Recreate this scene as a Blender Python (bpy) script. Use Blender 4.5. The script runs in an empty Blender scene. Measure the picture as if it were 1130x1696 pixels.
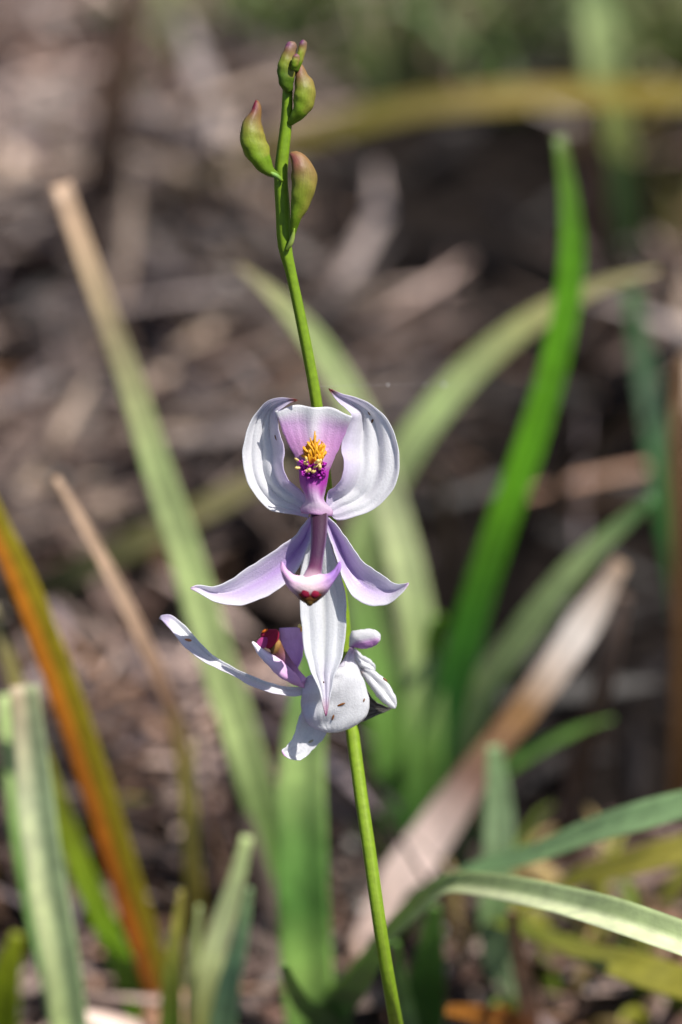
import bpy, math, random
import numpy as np
from mathutils import Vector

# ------------------------------------------------------------------ camera
S = bpy.context.scene
COL = S.collection
D = 0.60                                   # metres from the lens to the flower
PITCH = math.radians(30)
V = np.array([0, math.cos(PITCH), -math.sin(PITCH)])   # viewing direction
U = np.array([0, math.sin(PITCH), math.cos(PITCH)])    # up across the view
R = np.array([1.0, 0, 0])
FLOWER = np.array([0, 0, 0.175])
CAM = FLOWER - D * V
cam = bpy.data.cameras.new('camera'); co = bpy.data.objects.new('camera', cam); COL.objects.link(co)
co.location = CAM; co.rotation_euler = (math.pi/2 - PITCH, 0, 0)
cam.sensor_fit = 'VERTICAL'; cam.sensor_height = 36; cam.sensor_width = 24
cam.lens = 36 * D / 0.1696
cam.clip_start = 0.02; cam.clip_end = 500
cam.dof.use_dof = True; cam.dof.focus_distance = D - 0.001; cam.dof.aperture_fstop = 7.8
S.camera = co

# ------------------------------------------------------------------ light
SUN_EL, SUN_AZ = math.radians(64), math.radians(104)   # azimuth measured from +Y towards +X
w = bpy.data.worlds.new('World'); S.world = w; w.use_nodes = True
nt = w.node_tree; bg = nt.nodes['Background']
sky = nt.nodes.new('ShaderNodeTexSky'); sky.sky_type = 'NISHITA'; sky.sun_disc = False
sky.sun_elevation = SUN_EL; sky.sun_rotation = SUN_AZ
nt.links.new(sky.outputs[0], bg.inputs[0]); bg.inputs[1].default_value = 0.07
sl = bpy.data.lights.new('sun', 'SUN'); so = bpy.data.objects.new('sun', sl); COL.objects.link(so)
sl.energy = 4.6; sl.angle = math.radians(0.53); sl.color = (1, 0.955, 0.88)
sd = Vector((math.cos(SUN_EL)*math.sin(SUN_AZ), math.cos(SUN_EL)*math.cos(SUN_AZ), math.sin(SUN_EL)))
so.rotation_euler = sd.to_track_quat('Z', 'Y').to_euler(); so.location = (0.5, 1, 2)
S.view_settings.view_transform = 'Standard'; S.view_settings.look = 'None'
S.view_settings.gamma = 1; S.view_settings.exposure = 0.62; S.view_settings.use_curve_mapping = False
S.render.engine = 'CYCLES'
S.cycles.use_denoising = True
S.cycles.max_bounces = 10; S.cycles.transmission_bounces = 8; S.cycles.diffuse_bounces = 6
S.cycles.caustics_reflective = False; S.cycles.caustics_refractive = False
S.cycles.sample_clamp_indirect = 6

rng = np.random.default_rng(11)
random.seed(7)

# ------------------------------------------------------------------ geometry helpers
def P(px, py, k=0.0):
    """point at picture measure (px, py), k metres beyond the flower's plane"""
    s = (D + k) / D * 1e-4
    return CAM + V*(D + k) + R*((px-565)*s) + U*((848-py)*s)

def hgt(x, y):
    return (0.006*np.sin(x*17+1.3)*np.cos(y*13+.4) + 0.004*np.sin(x*41+y*29) + 0.003*np.cos(y*57-x*23+2)) * np.exp(-((x*x+y*y)/9.0)**2)

def ground_k(px, py):
    q = (848-py)/6000.0
    return CAM[2]/(0.5 - 0.8660254*q) - D

def G(px, py):
    p = P(px, py, ground_k(px, py)); return p

def lin(r, g, b):
    f = lambda c: (c/255/12.92) if c <= 10 else ((c/255+0.055)/1.055)**2.4
    return np.array([f(r), f(g), f(b)])

def spline(pts, n, per=None):
    """Catmull-Rom through pts (m,d), resampled to n points evenly by length"""
    p = np.asarray(pts, float)
    if len(p) == 2: 
        return p[0] + (p[1]-p[0])*np.linspace(0, 1, n)[:, None]
    e = np.vstack([2*p[0]-p[1], p, 2*p[-1]-p[-2]])
    out = []
    for i in range(1, len(e)-2):
        t = np.linspace(0, 1, 16, endpoint=(i == len(e)-3))[:, None]
        a, b, c, d = e[i-1], e[i], e[i+1], e[i+2]
        out.append(.5*((2*b) + (c-a)*t + (2*a-5*b+4*c-d)*t*t + (-a+3*b-3*c+d)*t**3))
    o = np.vstack(out)
    L = np.concatenate([[0], np.cumsum(np.linalg.norm(np.diff(o[:, :3], axis=0), axis=1))])
    x = np.linspace(0, L[-1], n)
    return np.stack([np.interp(x, L, o[:, j]) for j in range(o.shape[1])], 1)

def unit(a):
    return a / np.maximum(np.linalg.norm(a, axis=-1, keepdims=True), 1e-12)

def mk(name, v, f, mat, col=None, st=None, parent=None, origin=None, smooth=True):
    v = np.asarray(v, float)
    if origin is not None: v = v - np.asarray(origin)
    me = bpy.data.meshes.new(name)
    me.from_pydata(v.tolist(), [], f if isinstance(f, list) else f.tolist())
    if col is not None:
        a = me.attributes.new('Col', 'FLOAT_COLOR', 'POINT')
        c4 = np.ones((len(v), 4)); c4[:, :3] = col
        a.data.foreach_set('color', c4.ravel())
    if st is not None:
        a = me.attributes.new('st', 'FLOAT_VECTOR', 'POINT')
        a.data.foreach_set('vector', np.asarray(st, float).ravel())
    if smooth: me.polygons.foreach_set('use_smooth', [True]*len(me.polygons))
    me.materials.append(mat); me.update()
    o = bpy.data.objects.new(name, me); COL.objects.link(o)
    if parent is not None: o.parent = parent
    elif origin is not None: o.location = origin
    return o

def tag(o, label, cat, group=None, kind=None):
    o['label'] = label; o['category'] = cat
    if group: o['group'] = group
    if kind: o['kind'] = kind
    return o

def grid_solid(Gp, th):
    """closed thin solid from a grid of points (n,m,3); th half-thickness grid (n,m)"""
    n, m = Gp.shape[:2]
    ds = np.gradient(Gp, axis=0); dt = np.gradient(Gp, axis=1)
    # repair degenerate ends
    if np.linalg.norm(dt[0, m//2]) < 1e-7: dt[0] = dt[1]
    if np.linalg.norm(dt[-1, m//2]) < 1e-7: dt[-1] = dt[-2]
    N = unit(np.cross(ds, dt))
    top = Gp + N*th[..., None]; bot = Gp - N*th[..., None]
    v = np.concatenate([top.reshape(-1, 3), bot.reshape(-1, 3)])
    o = n*m
    f = []
    for i in range(n-1):
        for j in range(m-1):
            a = i*m+j
            f.append((a, a+1, a+m+1, a+m)); f.append((o+a, o+a+m, o+a+m+1, o+a+1))
    for i in range(n-1):
        a = i*m; f.append((a, a+m, o+a+m, o+a)); a = i*m+m-1; f.append((a, o+a, o+a+m, a+m))
    for j in range(m-1):
        a = j; f.append((a, o+a, o+a+1, a+1)); a = (n-1)*m+j; f.append((a, a+1, o+a+1, o+a))
    return v, f, N

SHIFT = [0.0]          # how far a flower's pieces sit towards the viewer (picture measures)
def c3(p):
    return [(*q, 0.0) if len(q) == 2 else q for q in p]

def sheet(name, A, B, mat, colf, n=44, m=21, bulge=None, off=None, th=3.0, parent=None, origin=None, dc=0.0, rough=0.55, vein=1.3):
    """petal between two edge curves A and B given in picture measures (x, y, c towards the viewer)"""
    a = spline(c3(A), n); b = spline(c3(B), n)
    s = np.linspace(0, 1, n)[:, None]; t = np.linspace(0, 1, m)[None, :]
    g = a[:, None, :]*(1-t[..., None]) + b[:, None, :]*t[..., None]
    S_, T_ = np.broadcast_to(s, (n, m)), np.broadcast_to(t, (n, m))
    g = g.copy(); g[..., 2] += dc + SHIFT[0]
    if off is not None:
        dx, dy, dz = off(S_, T_); g[..., 0] += dx; g[..., 1] += dy; g[..., 2] += dz
    if bulge is not None: g[..., 2] += bulge(S_, T_)
    if rough > 0:                      # uneven margins, soft undulation and lengthwise veins
        h = rng.uniform(0, 6.28, 10); win = np.clip(np.minimum(S_*6, (1-S_)*6), 0, 1)
        ab = unit((b-a)[:, None, :2]); ew = rough*(.9*np.sin(S_*17+h[0])+.7*np.sin(S_*39+h[1])+.4*np.sin(S_*71+h[2]))
        ew2 = rough*(.9*np.sin(S_*15+h[3])+.7*np.sin(S_*43+h[4])+.4*np.sin(S_*77+h[5]))
        e_ = (np.where(T_ < .5, -ew, ew2)*np.abs(2*T_-1)**2*win)[..., None]*ab
        g[..., 0] += e_[..., 0]; g[..., 1] += e_[..., 1]
        g[..., 2] += win*rough*(2.0*np.sin(S_*7+T_*5+h[6])*np.cos(T_*6-S_*4+h[7]) + .9*np.sin(S_*19+h[8])*np.sin(T_*11+h[9]) + vein*.55*np.sin(2*math.pi*T_*8+h[0]+.6*np.sin(S_*9)))
    k = -g[..., 2]*1e-4
    sc = (D + k)/D*1e-4
    W = CAM + V*(D+k)[..., None] + R*((g[..., 0]-565)*sc)[..., None] + U*((848-g[..., 1])*sc)[..., None]
    edge = np.minimum(1, 0.25 + 2.6*np.minimum(np.minimum(T_, 1-T_), np.minimum(S_+.06, (1-S_)+.02)*1.5))
    thg = th*0.5e-4*edge
    v, f, N = grid_solid(W, thg)
    c = colf(S_, T_).reshape(-1, 3)
    wid = np.linalg.norm(a[:, :2]-b[:, :2], axis=1).max(); ln = np.linalg.norm(np.diff(a[:, :3], axis=0), axis=1).sum()
    st = np.stack([S_*ln*.01, T_*wid*.01, np.zeros_like(S_)], -1).reshape(-1, 3)
    return mk(name, v, f, mat, np.vstack([c, c]), np.vstack([st, st]), parent, origin)

def ramp(x, stops):
    xs = [q[0] for q in stops]; cs = np.array([q[1] for q in stops])
    return np.stack([np.interp(x, xs, cs[:, i]) for i in range(3)], -1)

def mix(a, b, f):
    f = np.clip(np.asarray(f), 0, 1)[..., None]; return a*(1-f) + b*f

def tube_geo(path, rad, ns=12, flat=1.0, face=None, cap=True):
    """path (n,3) world, rad (n) ; flat squeezes along the face direction"""
    path = np.asarray(path); n = len(path)
    T = unit(np.gradient(path, axis=0))
    fc = np.asarray(face if face is not None else -V)
    X = unit(np.cross(T, fc)); Y = unit(np.cross(X, T))
    an = np.linspace(0, 2*math.pi, ns, endpoint=False)
    ring = X[:, None, :]*np.cos(an)[None, :, None] + Y[:, None, :]*(np.sin(an)*flat)[None, :, None]
    v = (path[:, None, :] + ring*np.asarray(rad)[:, None, None]).reshape(-1, 3)
    f = []
    for i in range(n-1):
        for j in range(ns):
            a = i*ns+j; b = i*ns+(j+1) % ns
            f.append((a, b, b+ns, a+ns))
    if cap:
        f.append(tuple(range(ns-1, -1, -1))); f.append(tuple(range((n-1)*ns, n*ns)))
    s = np.repeat(np.linspace(0, 1, n), ns); t = np.tile(np.arange(ns)/ns, n)
    return v, f, s, t

def pxpath(pts, n):
    """pts rows (x, y, c, radius px) -> world path and radii"""
    q = spline(np.array(pts, float), n)
    q[:, 2] += SHIFT[0]
    k = -q[:, 2]*1e-4
    W = np.array([P(x, y, kk) for x, y, kk in zip(q[:, 0], q[:, 1], k)])
    return W, q[:, 3]*1e-4*(D+k)/D

def tube(name, pts, mat, colf, n=30, ns=14, flat=1.0, parent=None, origin=None, lump=None):
    W, r = pxpath(pts, n)
    r = np.maximum(r, 1e-6)
    v, f, s, t = tube_geo(W, r, ns, flat)
    if lump is not None:
        cen = np.repeat(W, ns, axis=0); v = cen + (v-cen)*(1+lump(s, t))[:, None]
    st = np.stack([s*3, t, np.zeros_like(s)], -1)
    return mk(name, v, f, mat, colf(s, t), st, parent, origin)

class Join:
    def __init__(self): self.v, self.f, self.c, self.n = [], [], [], 0
    def add(self, v, f, c):
        self.v.append(v); self.f += [tuple(i+self.n for i in q) for q in f]
        self.c.append(np.broadcast_to(c, (len(v), 3))); self.n += len(v)
    def build(self, name, mat, parent=None, origin=None):
        return mk(name, np.vstack(self.v), self.f, mat, np.vstack(self.c), None, parent, origin)

# ------------------------------------------------------------------ materials
def nodes(name):
    m = bpy.data.materials.new(name); m.use_nodes = True
    t = m.node_tree; t.nodes.clear(); return m, t
def N_(t, kind, **kw):
    n = t.nodes.new('ShaderNode'+kind)
    for k, v in kw.items(): setattr(n, k, v)
    return n
def setin(n, **kw):
    for k, v in kw.items(): n.inputs[k.replace('_', ' ')].default_value = v
    return n

def tissue(name, rough=0.5, spec=0.35, trans=0.4, tint=(1, 1, 1), grain=0.25, scale=900, bump=0.15, stretch=(1, 14), bscale=3500, bdist=0.00008, sheen=0.0, attr='Col'):
    """thin plant tissue: pigment from the Col attribute, lengthwise streaks, grain relief, light passing through"""
    m, t = nodes(name); L = t.links.new
    out = N_(t, 'OutputMaterial'); at = N_(t, 'Attribute', attribute_name=attr); st = N_(t, 'Attribute', attribute_name='st')
    mp = N_(t, 'Mapping'); mp.inputs['Scale'].default_value = (stretch[0], stretch[1], 1)
    L(st.outputs['Vector'], mp.inputs['Vector'])
    nz = setin(N_(t, 'TexNoise'), Scale=3.0, Detail=4.0, Roughness=0.6); L(mp.outputs[0], nz.inputs['Vector'])
    tc = N_(t, 'TexCoord'); n2 = setin(N_(t, 'TexNoise'), Scale=scale, Detail=3.0); L(tc.outputs['Object'], n2.inputs['Vector'])
    mm = N_(t, 'Math', operation='ADD'); L(nz.outputs['Fac'], mm.inputs[0]); L(n2.outputs['Fac'], mm.inputs[1])
    mr = N_(t, 'MapRange'); setin(mr, From_Min=0.55, From_Max=1.45, To_Min=1-grain, To_Max=1+grain); L(mm.outputs[0], mr.inputs['Value'])
    mx = N_(t, 'VectorMath', operation='SCALE'); L(at.outputs['Color'], mx.inputs[0]); L(mr.outputs[0], mx.inputs['Scale'])
    pr = setin(N_(t, 'BsdfPrincipled'), Roughness=rough); pr.inputs['Specular IOR Level'].default_value = spec
    if sheen: pr.inputs['Sheen Weight'].default_value = sheen
    L(mx.outputs[0], pr.inputs['Base Color'])
    n3 = setin(N_(t, 'TexVoronoi'), Scale=bscale); L(tc.outputs['Object'], n3.inputs['Vector'])
    ad = N_(t, 'Math', operation='ADD'); L(n3.outputs['Distance'], ad.inputs[0])
    ml = N_(t, 'Math', operation='MULTIPLY'); ml.inputs[1].default_value = 1.6; L(nz.outputs['Fac'], ml.inputs[0]); L(ml.outputs[0], ad.inputs[1])
    bp = N_(t, 'Bump'); setin(bp, Strength=bump, Distance=bdist); L(ad.outputs[0], bp.inputs['Height']); L(bp.outputs[0], pr.inputs['Normal'])
    if trans > 0:
        tr = N_(t, 'BsdfTranslucent'); tm = N_(t, 'VectorMath', operation='MULTIPLY'); tm.inputs[1].default_value = tint
        L(mx.outputs[0], tm.inputs[0]); L(tm.outputs[0], tr.inputs['Color']); L(bp.outputs[0], tr.inputs['Normal'])
        ms = N_(t, 'MixShader'); ms.inputs[0].default_value = trans
        L(pr.outputs[0], ms.inputs[1]); L(tr.outputs[0], ms.inputs[2]); L(ms.outputs[0], out.inputs[0])
    else: L(pr.outputs[0], out.inputs[0])
    return m

M_petal = tissue('petal_tissue', 0.33, 0.55, 0.45, (1, 1, 1), 0.09, 2600, 0.38, (0.8, 7), 3600, 0.0001, 0.1)
M_flesh = tissue('flower_flesh', 0.6, 0.18, 0.10, (1, .9, 1), 0.10, 1500, 0.3, (1.2, 10), 3300, 0.00008)
M_hair = tissue('bristle_tissue', 0.4, 0.4, 0.3, (1, 1, 1), 0.05, 1500, 0.0)
M_stem = tissue('stem_tissue', 0.5, 0.3, 0.12, (1, 1, .6), 0.28, 900, 0.25, (.6, 16), 2200, 0.00008)
M_blade = tissue('grass_tissue', 0.42, 0.55, 0.32, (1.15, 1.15, .7), 0.36, 300, 0.35, (.7, 22), 1400, 0.00012)
M_dry = tissue('dry_straw', 0.55, 0.35, 0.22, (1, .95, .85), 0.35, 260, 0.4, (.9, 20), 900, 0.0002)
M_litter = tissue('litter_flakes', 0.5, 0.28, 0.06, (1, .95, .9), 0.45, 170, 0.5, (1, 1), 500, 0.0005)
M_silk = tissue('spider_silk', 0.15, 0.8, 0.3, (1, 1, 1), 0.0, 10, 0)

def soil():
    m, t = nodes('charred_soil'); L = t.links.new
    out = N_(t, 'OutputMaterial'); tc = N_(t, 'TexCoord')
    n1 = setin(N_(t, 'TexNoise'), Scale=14.0, Detail=8.0, Roughness=0.65); L(tc.outputs['Object'], n1.inputs['Vector'])
    n2 = setin(N_(t, 'TexNoise'), Scale=160.0, Detail=6.0, Roughness=0.7); L(tc.outputs['Object'], n2.inputs['Vector'])
    r = N_(t, 'ValToRGB'); e = r.color_ramp.elements
    e[0].position = .32; e[0].color = (0.0025, 0.002, 0.002, 1); e[1].position = .78; e[1].color = (0.026, 0.019, 0.016, 1)
    ad = N_(t, 'Math', operation='MULTIPLY_ADD'); ad.inputs[1].default_value = .55; L(n2.outputs['Fac'], ad.inputs[0])
    ml = N_(t, 'Math', operation='MULTIPLY'); ml.inputs[1].default_value = .5; L(n1.outputs['Fac'], ml.inputs[0]); L(ml.outputs[0], ad.inputs[2])
    L(ad.outputs[0], r.inputs[0])
    pr = setin(N_(t, 'BsdfPrincipled'), Roughness=.95); pr.inputs['Specular IOR Level'].default_value = .08; L(r.outputs[0], pr.inputs['Base Color'])
    v = setin(N_(t, 'TexVoronoi'), Scale=220.0); L(tc.outputs['Object'], v.inputs['Vector'])
    a2 = N_(t, 'Math', operation='ADD'); L(v.outputs['Distance'], a2.inputs[0]); L(n2.outputs['Fac'], a2.inputs[1])
    bp = N_(t, 'Bump'); setin(bp, Strength=.9, Distance=.004); L(a2.outputs[0], bp.inputs['Height']); L(bp.outputs[0], pr.inputs['Normal'])
    L(pr.outputs[0], out.inputs[0]); return m
M_soil = soil()

# ------------------------------------------------------------------ ground
def axis(fine, coarse):
    a = np.arange(-fine, fine+1e-6, 0.02)
    b = fine + np.cumsum(0.05*1.35**np.arange(24)); b = b[b < coarse]
    return np.concatenate([-b[::-1], a, b])
gx, gy = axis(1.4, 70), axis(1.8, 70)
GX, GY = np.meshgrid(gx, gy, indexing='ij')
gv = np.stack([GX, GY, hgt(GX, GY)], -1).reshape(-1, 3)
nx, ny = len(gx), len(gy)
ii, jj = np.meshgrid(np.arange(nx-1), np.arange(ny-1), indexing='ij'); b0 = (ii*ny+jj).ravel()
gf = np.stack([b0, b0+ny, b0+ny+1, b0+1], 1)
gr = mk('ground', gv, gf, M_soil); gr['kind'] = 'structure'
gr['label'] = 'dark charred soil under dry brown litter'; 

# litter: straws, flakes and twigs nobody could count
def strips(x, y, z, ang, tilt, ln, wd, hh, bend, col, nseg=4):
    """many closed three-sided strips at once -> verts, faces, colours"""
    n = len(x); k = nseg
    s = np.linspace(-.5, .5, k)
    d = np.stack([np.cos(ang)*np.cos(tilt), np.sin(ang)*np.cos(tilt), np.sin(tilt)], 1)
    sd_ = np.stack([-np.sin(ang), np.cos(ang), np.zeros(n)], 1)
    up = np.cross(d, sd_)
    c = np.stack([x, y, z], 1)
    pts = c[:, None] + d[:, None]*(s[None, :, None]*ln[:, None, None]) + sd_[:, None]*((s**2-.08)[None, :, None]*(bend*ln)[:, None, None]) \
        + up[:, None]*((.08-s**2)[None, :, None]*(np.abs(bend)*ln*.5)[:, None, None])
    prof = np.clip(1-(np.abs(s)*2)**3*.75, .15, 1)
    W_ = wd[:, None]*prof[None]
    a = pts - sd_[:, None]*W_[..., None]*.5
    b = pts + sd_[:, None]*W_[..., None]*.5
    t_ = pts + up[:, None]*hh[:, None, None]*prof[None, :, None]
    v = np.stack([a, b, t_], 2).reshape(-1, 3)
    f0 = []
    for i in range(k-1):
        for j in range(3):
            f0.append((i*3+j, i*3+(j+1) % 3, (i+1)*3+(j+1) % 3, (i+1)*3+j))
    f0 = np.array(f0); f = (f0[None] + (np.arange(n)*3*k)[:, None, None]).reshape(-1, 4)
    cc = np.repeat(col, 3*k, axis=0)
    st = np.tile(np.stack([np.repeat(s, 3), np.tile([0, 1, .5], k), np.zeros(3*k)], 1), (n, 1)) + np.repeat(rng.random((n, 1))*50, 3*k, 0)
    return v, f, cc, st

bare = [(1040, 1150, .06), (990, 920, .05), (880, 410, .05), (700, 300, .045), (815, 330, .075), (740, 430, .05), (20, 640, .03), (250, 1060, .03), (960, 1080, .075), (990, 1240, .05), (860, 700, .035), (250, 110, .035), (1060, 1010, .035), (600, 1290, .03), (30, 250, .02), (120, 700, .02), (860, 1180, .05)]  # litter gaps over dark soil; the larger ones also stand in for shade
bare = [(G(a, b)[0], G(a, b)[1], r) for a, b, r in bare]
pal = np.array([lin(134, 112, 104), lin(160, 138, 128), lin(110, 84, 74), lin(88, 66, 58), lin(180, 158, 148), lin(62, 47, 42), lin(146, 112, 90), lin(128, 114, 116)])
def scatter(n, fx, fy0, fy1, avoid=True):
    x = rng.uniform(-fx, fx, n); y = rng.uniform(fy0, fy1, n)
    keep = np.ones(n, bool)
    if avoid:
        for bx, by, r in bare:
            d2 = ((x-bx)/r)**2 + ((y-by)/(r*1.3))**2
            keep &= ~((d2 < 1) & (rng.random(n) < .88))
    return x[keep], y[keep]
def patch(x, y):          # sunlit and shaded patches of ground painted into the litter colour
    a = np.sin(x*31+1.7*np.sin(y*14+.5))*np.cos(y*19+1.3*np.sin(x*22)) + .5*np.sin(x*67+y*41+2)
    return .24 + 1.2/(1+np.exp(-5*(a-.12)))
VV, FF, CC, SS, off_ = [], [], [], [], 0
def addstrips(args):
    global off_
    v, f, c, s = strips(*args); VV.append(v); FF.append(f+off_); CC.append(c); SS.append(s); off_ += len(v)
for (n, fx, y0, y1, kind) in [(15000, .36, -.25, .85, 'straw'), (16000, 1.6, -.9, 2.2, 'straw'), (3200, .36, -.25, .85, 'flake'), (3500, 1.6, -.9, 2.2, 'flake'),
                              (1600, .36, .08, .85, 'stub'), (1800, 1.6, -.6, 2.2, 'stub'), (3000, .6, -.25, 1.2, 'char'), (1000, .3, .24, .8, 'leaf'), (800, 1.5, -.9, 2.2, 'leaf'), (420, .3, -.05, .8, 'grain')]:
    x, y = scatter(n, fx, y0, y1, kind != 'char'); n = len(x); z = hgt(x, y); low = np.clip((y-.02)/.15, .25, 1)
    br = rng.uniform(.6, 1.25, (n, 1))
    col = pal[rng.integers(0, len(pal), n)]*br*patch(x, y)[:, None]
    if kind == 'leaf' and fx > 1:      # none right at the feet of the plants
        far = (np.abs(x) > .3) | (y > .24); x, y, z, br, n = x[far], y[far], z[far], br[far], int(far.sum())
    if kind == 'straw':
        addstrips((x, y, z+.001+rng.uniform(0, .025, n)*low, rng.uniform(0, 6.283, n), rng.normal(0, .3, n)*low, rng.uniform(.02, .085, n), rng.uniform(.0012, .0042, n), rng.uniform(.0004, .001, n), rng.normal(0, .25, n), col))
    elif kind == 'flake':
        addstrips((x, y, z+rng.uniform(.002, .014, n), rng.uniform(0, 6.283, n), rng.normal(0, .35, n), rng.uniform(.012, .04, n), rng.uniform(.005, .013, n), rng.uniform(.0005, .002, n), rng.normal(0, .3, n), col))
    elif kind == 'stub':
        ln = rng.uniform(.02, .075, n); tl = rng.uniform(.7, 1.5, n)
        addstrips((x, y, z+ln*.5*np.sin(tl)-.003, rng.uniform(0, 6.283, n), tl, ln, rng.uniform(.0012, .004, n), rng.uniform(.0005, .001, n), rng.normal(0, .15, n), col*1.1))
    elif kind == 'leaf':
        lp = np.array([lin(168, 152, 146), lin(150, 138, 134), lin(182, 160, 142), lin(132, 112, 102)])
        addstrips((x, y, z+rng.uniform(.012, .03, n), rng.uniform(0, 6.283, n), rng.normal(0, .3, n), rng.uniform(.04, .09, n), rng.uniform(.004, .009, n), rng.uniform(.0004, .001, n), rng.normal(0, .25, n), lp[rng.integers(0, 4, n)]*br*np.clip(patch(x, y)*1.25, .3, 1.1)[:, None]))
    elif kind == 'grain':  # pale flecks added as glints, to blur into bright discs
        addstrips((x, y, z+rng.uniform(.012, .03, n), rng.uniform(0, 6.283, n), rng.normal(0, .5, n), rng.uniform(.0018, .0036, n), rng.uniform(.0015, .003, n), rng.uniform(.0005, .0015, n), rng.normal(0, .1, n), np.tile(np.array([.5, .46, .42]), (n, 1))*br))
    else:
        addstrips((x, y, z+rng.uniform(.001, .01, n), rng.uniform(0, 6.283, n), rng.normal(0, .2, n), rng.uniform(.015, .06, n), rng.uniform(.003, .008, n), rng.uniform(.001, .004, n), rng.normal(0, .2, n), np.tile(lin(34, 29, 28), (n, 1))))
lit = mk('leaf_litter', np.vstack(VV), np.vstack(FF), M_litter, np.vstack(CC), np.vstack(SS), smooth=False)
tag(lit, 'dry brown and grey straw litter covering the soil', 'litter', kind='stuff')

# ------------------------------------------------------------------ grass blades
def blade_geo(path, width, fold=.25, twist=0.0, th=.00016, face=None, m=9, blunt=False):
    """path (n,3), width (n): a grass blade with a folded midrib, thin but solid"""
    n = len(path); T = unit(np.gradient(path, axis=0))
    fc = np.asarray(face if face is not None else -V)
    X = unit(np.cross(T, fc)); Y = unit(np.cross(X, T))
    tw = np.linspace(twist if np.isscalar(twist) else twist[0], twist if np.isscalar(twist) else twist[1], n)[:, None]
    X2 = X*np.cos(tw) + Y*np.sin(tw); Y2 = Y*np.cos(tw) - X*np.sin(tw)
    u = np.linspace(-1, 1, m)
    g = path[:, None] + X2[:, None]*(u[None, :, None]*width[:, None, None]*.5) + Y2[:, None]*((np.abs(u)**1.3-.5)[None, :, None]*(width*fold*.5)[:, None, None])
    thg = np.ones((n, m))*th*np.clip(1.25-np.abs(u)**3, .25, 2)[None]
    v, f, N = grid_solid(g, thg)
    s = np.broadcast_to(np.linspace(0, 1, n)[:, None], (n, m)); t = np.broadcast_to((u*.5+.5)[None], (n, m))
    return v, f, s, t

def blade(pts, label, stops, base=None, k=None, wid=40, n=46, fold=.25, twist=0.0, mat=None, half=None, cat='grass blade', name='grass_blade', group=None, th=.00016, kg=None, plant=None, face=None):
    """pts tip -> base as picture measures; depth runs from k[0] at the tip to the ground at the last point"""
    p = np.array(pts, float)
    L = np.concatenate([[0], np.cumsum(np.hypot(*np.diff(p[:, :2], axis=0).T))]); L /= L[-1]
    kb = ground_k(*p[-1, :2]) if kg is None else kg
    if np.isscalar(k): ks = k + (kb-k)*L**1.25
    else: ks = np.interp(L, np.linspace(0, 1, len(k)+1), list(k)+[kb])
    q = np.column_stack([p[:, 0], p[:, 1], ks])
    W = np.array([P(*r) for r in q])
    if kg is None: W[-1, 2] = hgt(W[-1, 0], W[-1, 1]) - .004
    path = spline(W, n)
    wpx = np.interp(np.linspace(0, 1, n), np.linspace(0, 1, len(wid)), wid) if not np.isscalar(wid) else np.full(n, wid, float)
    kk = np.interp(np.linspace(0, 1, n), L, ks)
    width = wpx*1e-4*(D+kk)/D
    v, f, s, t = blade_geo(path, width, fold, twist, th, face)
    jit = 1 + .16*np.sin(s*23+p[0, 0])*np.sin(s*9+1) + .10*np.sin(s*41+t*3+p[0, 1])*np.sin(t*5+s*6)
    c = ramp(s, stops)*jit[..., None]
    if half is not None: c = mix(c, np.broadcast_to(half[0], c.shape), (half[2] if len(half) > 2 else 1.0)*np.clip((t-.5)*8*half[1]+.5, 0, 1))
    c = c.reshape(-1, 3); st = np.stack([s*4+p[0, 0], t, np.zeros_like(s)], -1).reshape(-1, 3)
    if plant is not None:
        o = mk('dry_blade' if mat is not None else 'blade', v, f, mat or M_blade, np.vstack([c, c]), np.vstack([st, st]), plant, np.array(plant.location)); o['label'] = label
    else:
        o = mk(name, v, f, mat or M_blade, np.vstack([c, c]), np.vstack([st, st]), None, path[-1]); tag(o, label, cat, group)
    return o
def plant(px, py, label):
    g = G(px, py); e = bpy.data.objects.new('grass_plant', None); COL.objects.link(e); e.location = (g[0], g[1], float(hgt(g[0], g[1]))-.004)
    tag(e, label, 'grass plant'); return e

PALE = lin(186, 202, 138); PALE2 = lin(204, 212, 162); TAN = lin(212, 180, 152); TANG = lin(176, 164, 118)
GREEN = lin(112, 178, 34); DEEP = lin(56, 108, 46); MID = lin(118, 160, 74); BLUE = lin(138, 166, 114); YEL = lin(190, 178, 84); OLIVE = lin(146, 138, 46)
ORNG = lin(186, 116, 24); WHT = lin(216, 222, 182)
def s2(*c): return [(i/(len(c)-1), x) for i, x in enumerate(c)]

P_centre = plant(505, 1690, 'grass plant with wide bright blade and long tan tipped blade behind the lower flower')
P_right = plant(690, 1470, 'large grass clump of arching and upright green blades beside the orchid')
P_low = plant(325, 1750, 'low grass tuft with lime, cream and blue green blades and one dry tan blade')
P_rust = plant(290, 1770, 'grass plant with one rust orange and one yellow green leaning blade')
P_cream = plant(128, 1795, 'grass plant with a broad cream striped blade with torn tip')
P_fold = plant(560, 1770, 'grass plant with a cream striped blade sharply folded over at mid length')
P_corner = plant(830, 1650, 'grass plant with olive, mottled and pale blue green blades under the folded blade')
blade([(100, 305), (158, 470), (212, 620), (262, 780), (308, 920), (352, 1070), (395, 1210), (432, 1330), (462, 1440), (500, 1640)],
      'long pale green blade with blunt tan tip', s2(TAN, lin(168, 152, 118), PALE, PALE, PALE, MID, MID), k=.135, wid=[34, 38, 44, 52, 58, 62, 60, 56, 46], twist=(.2, -.2), plant=P_centre)
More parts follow.
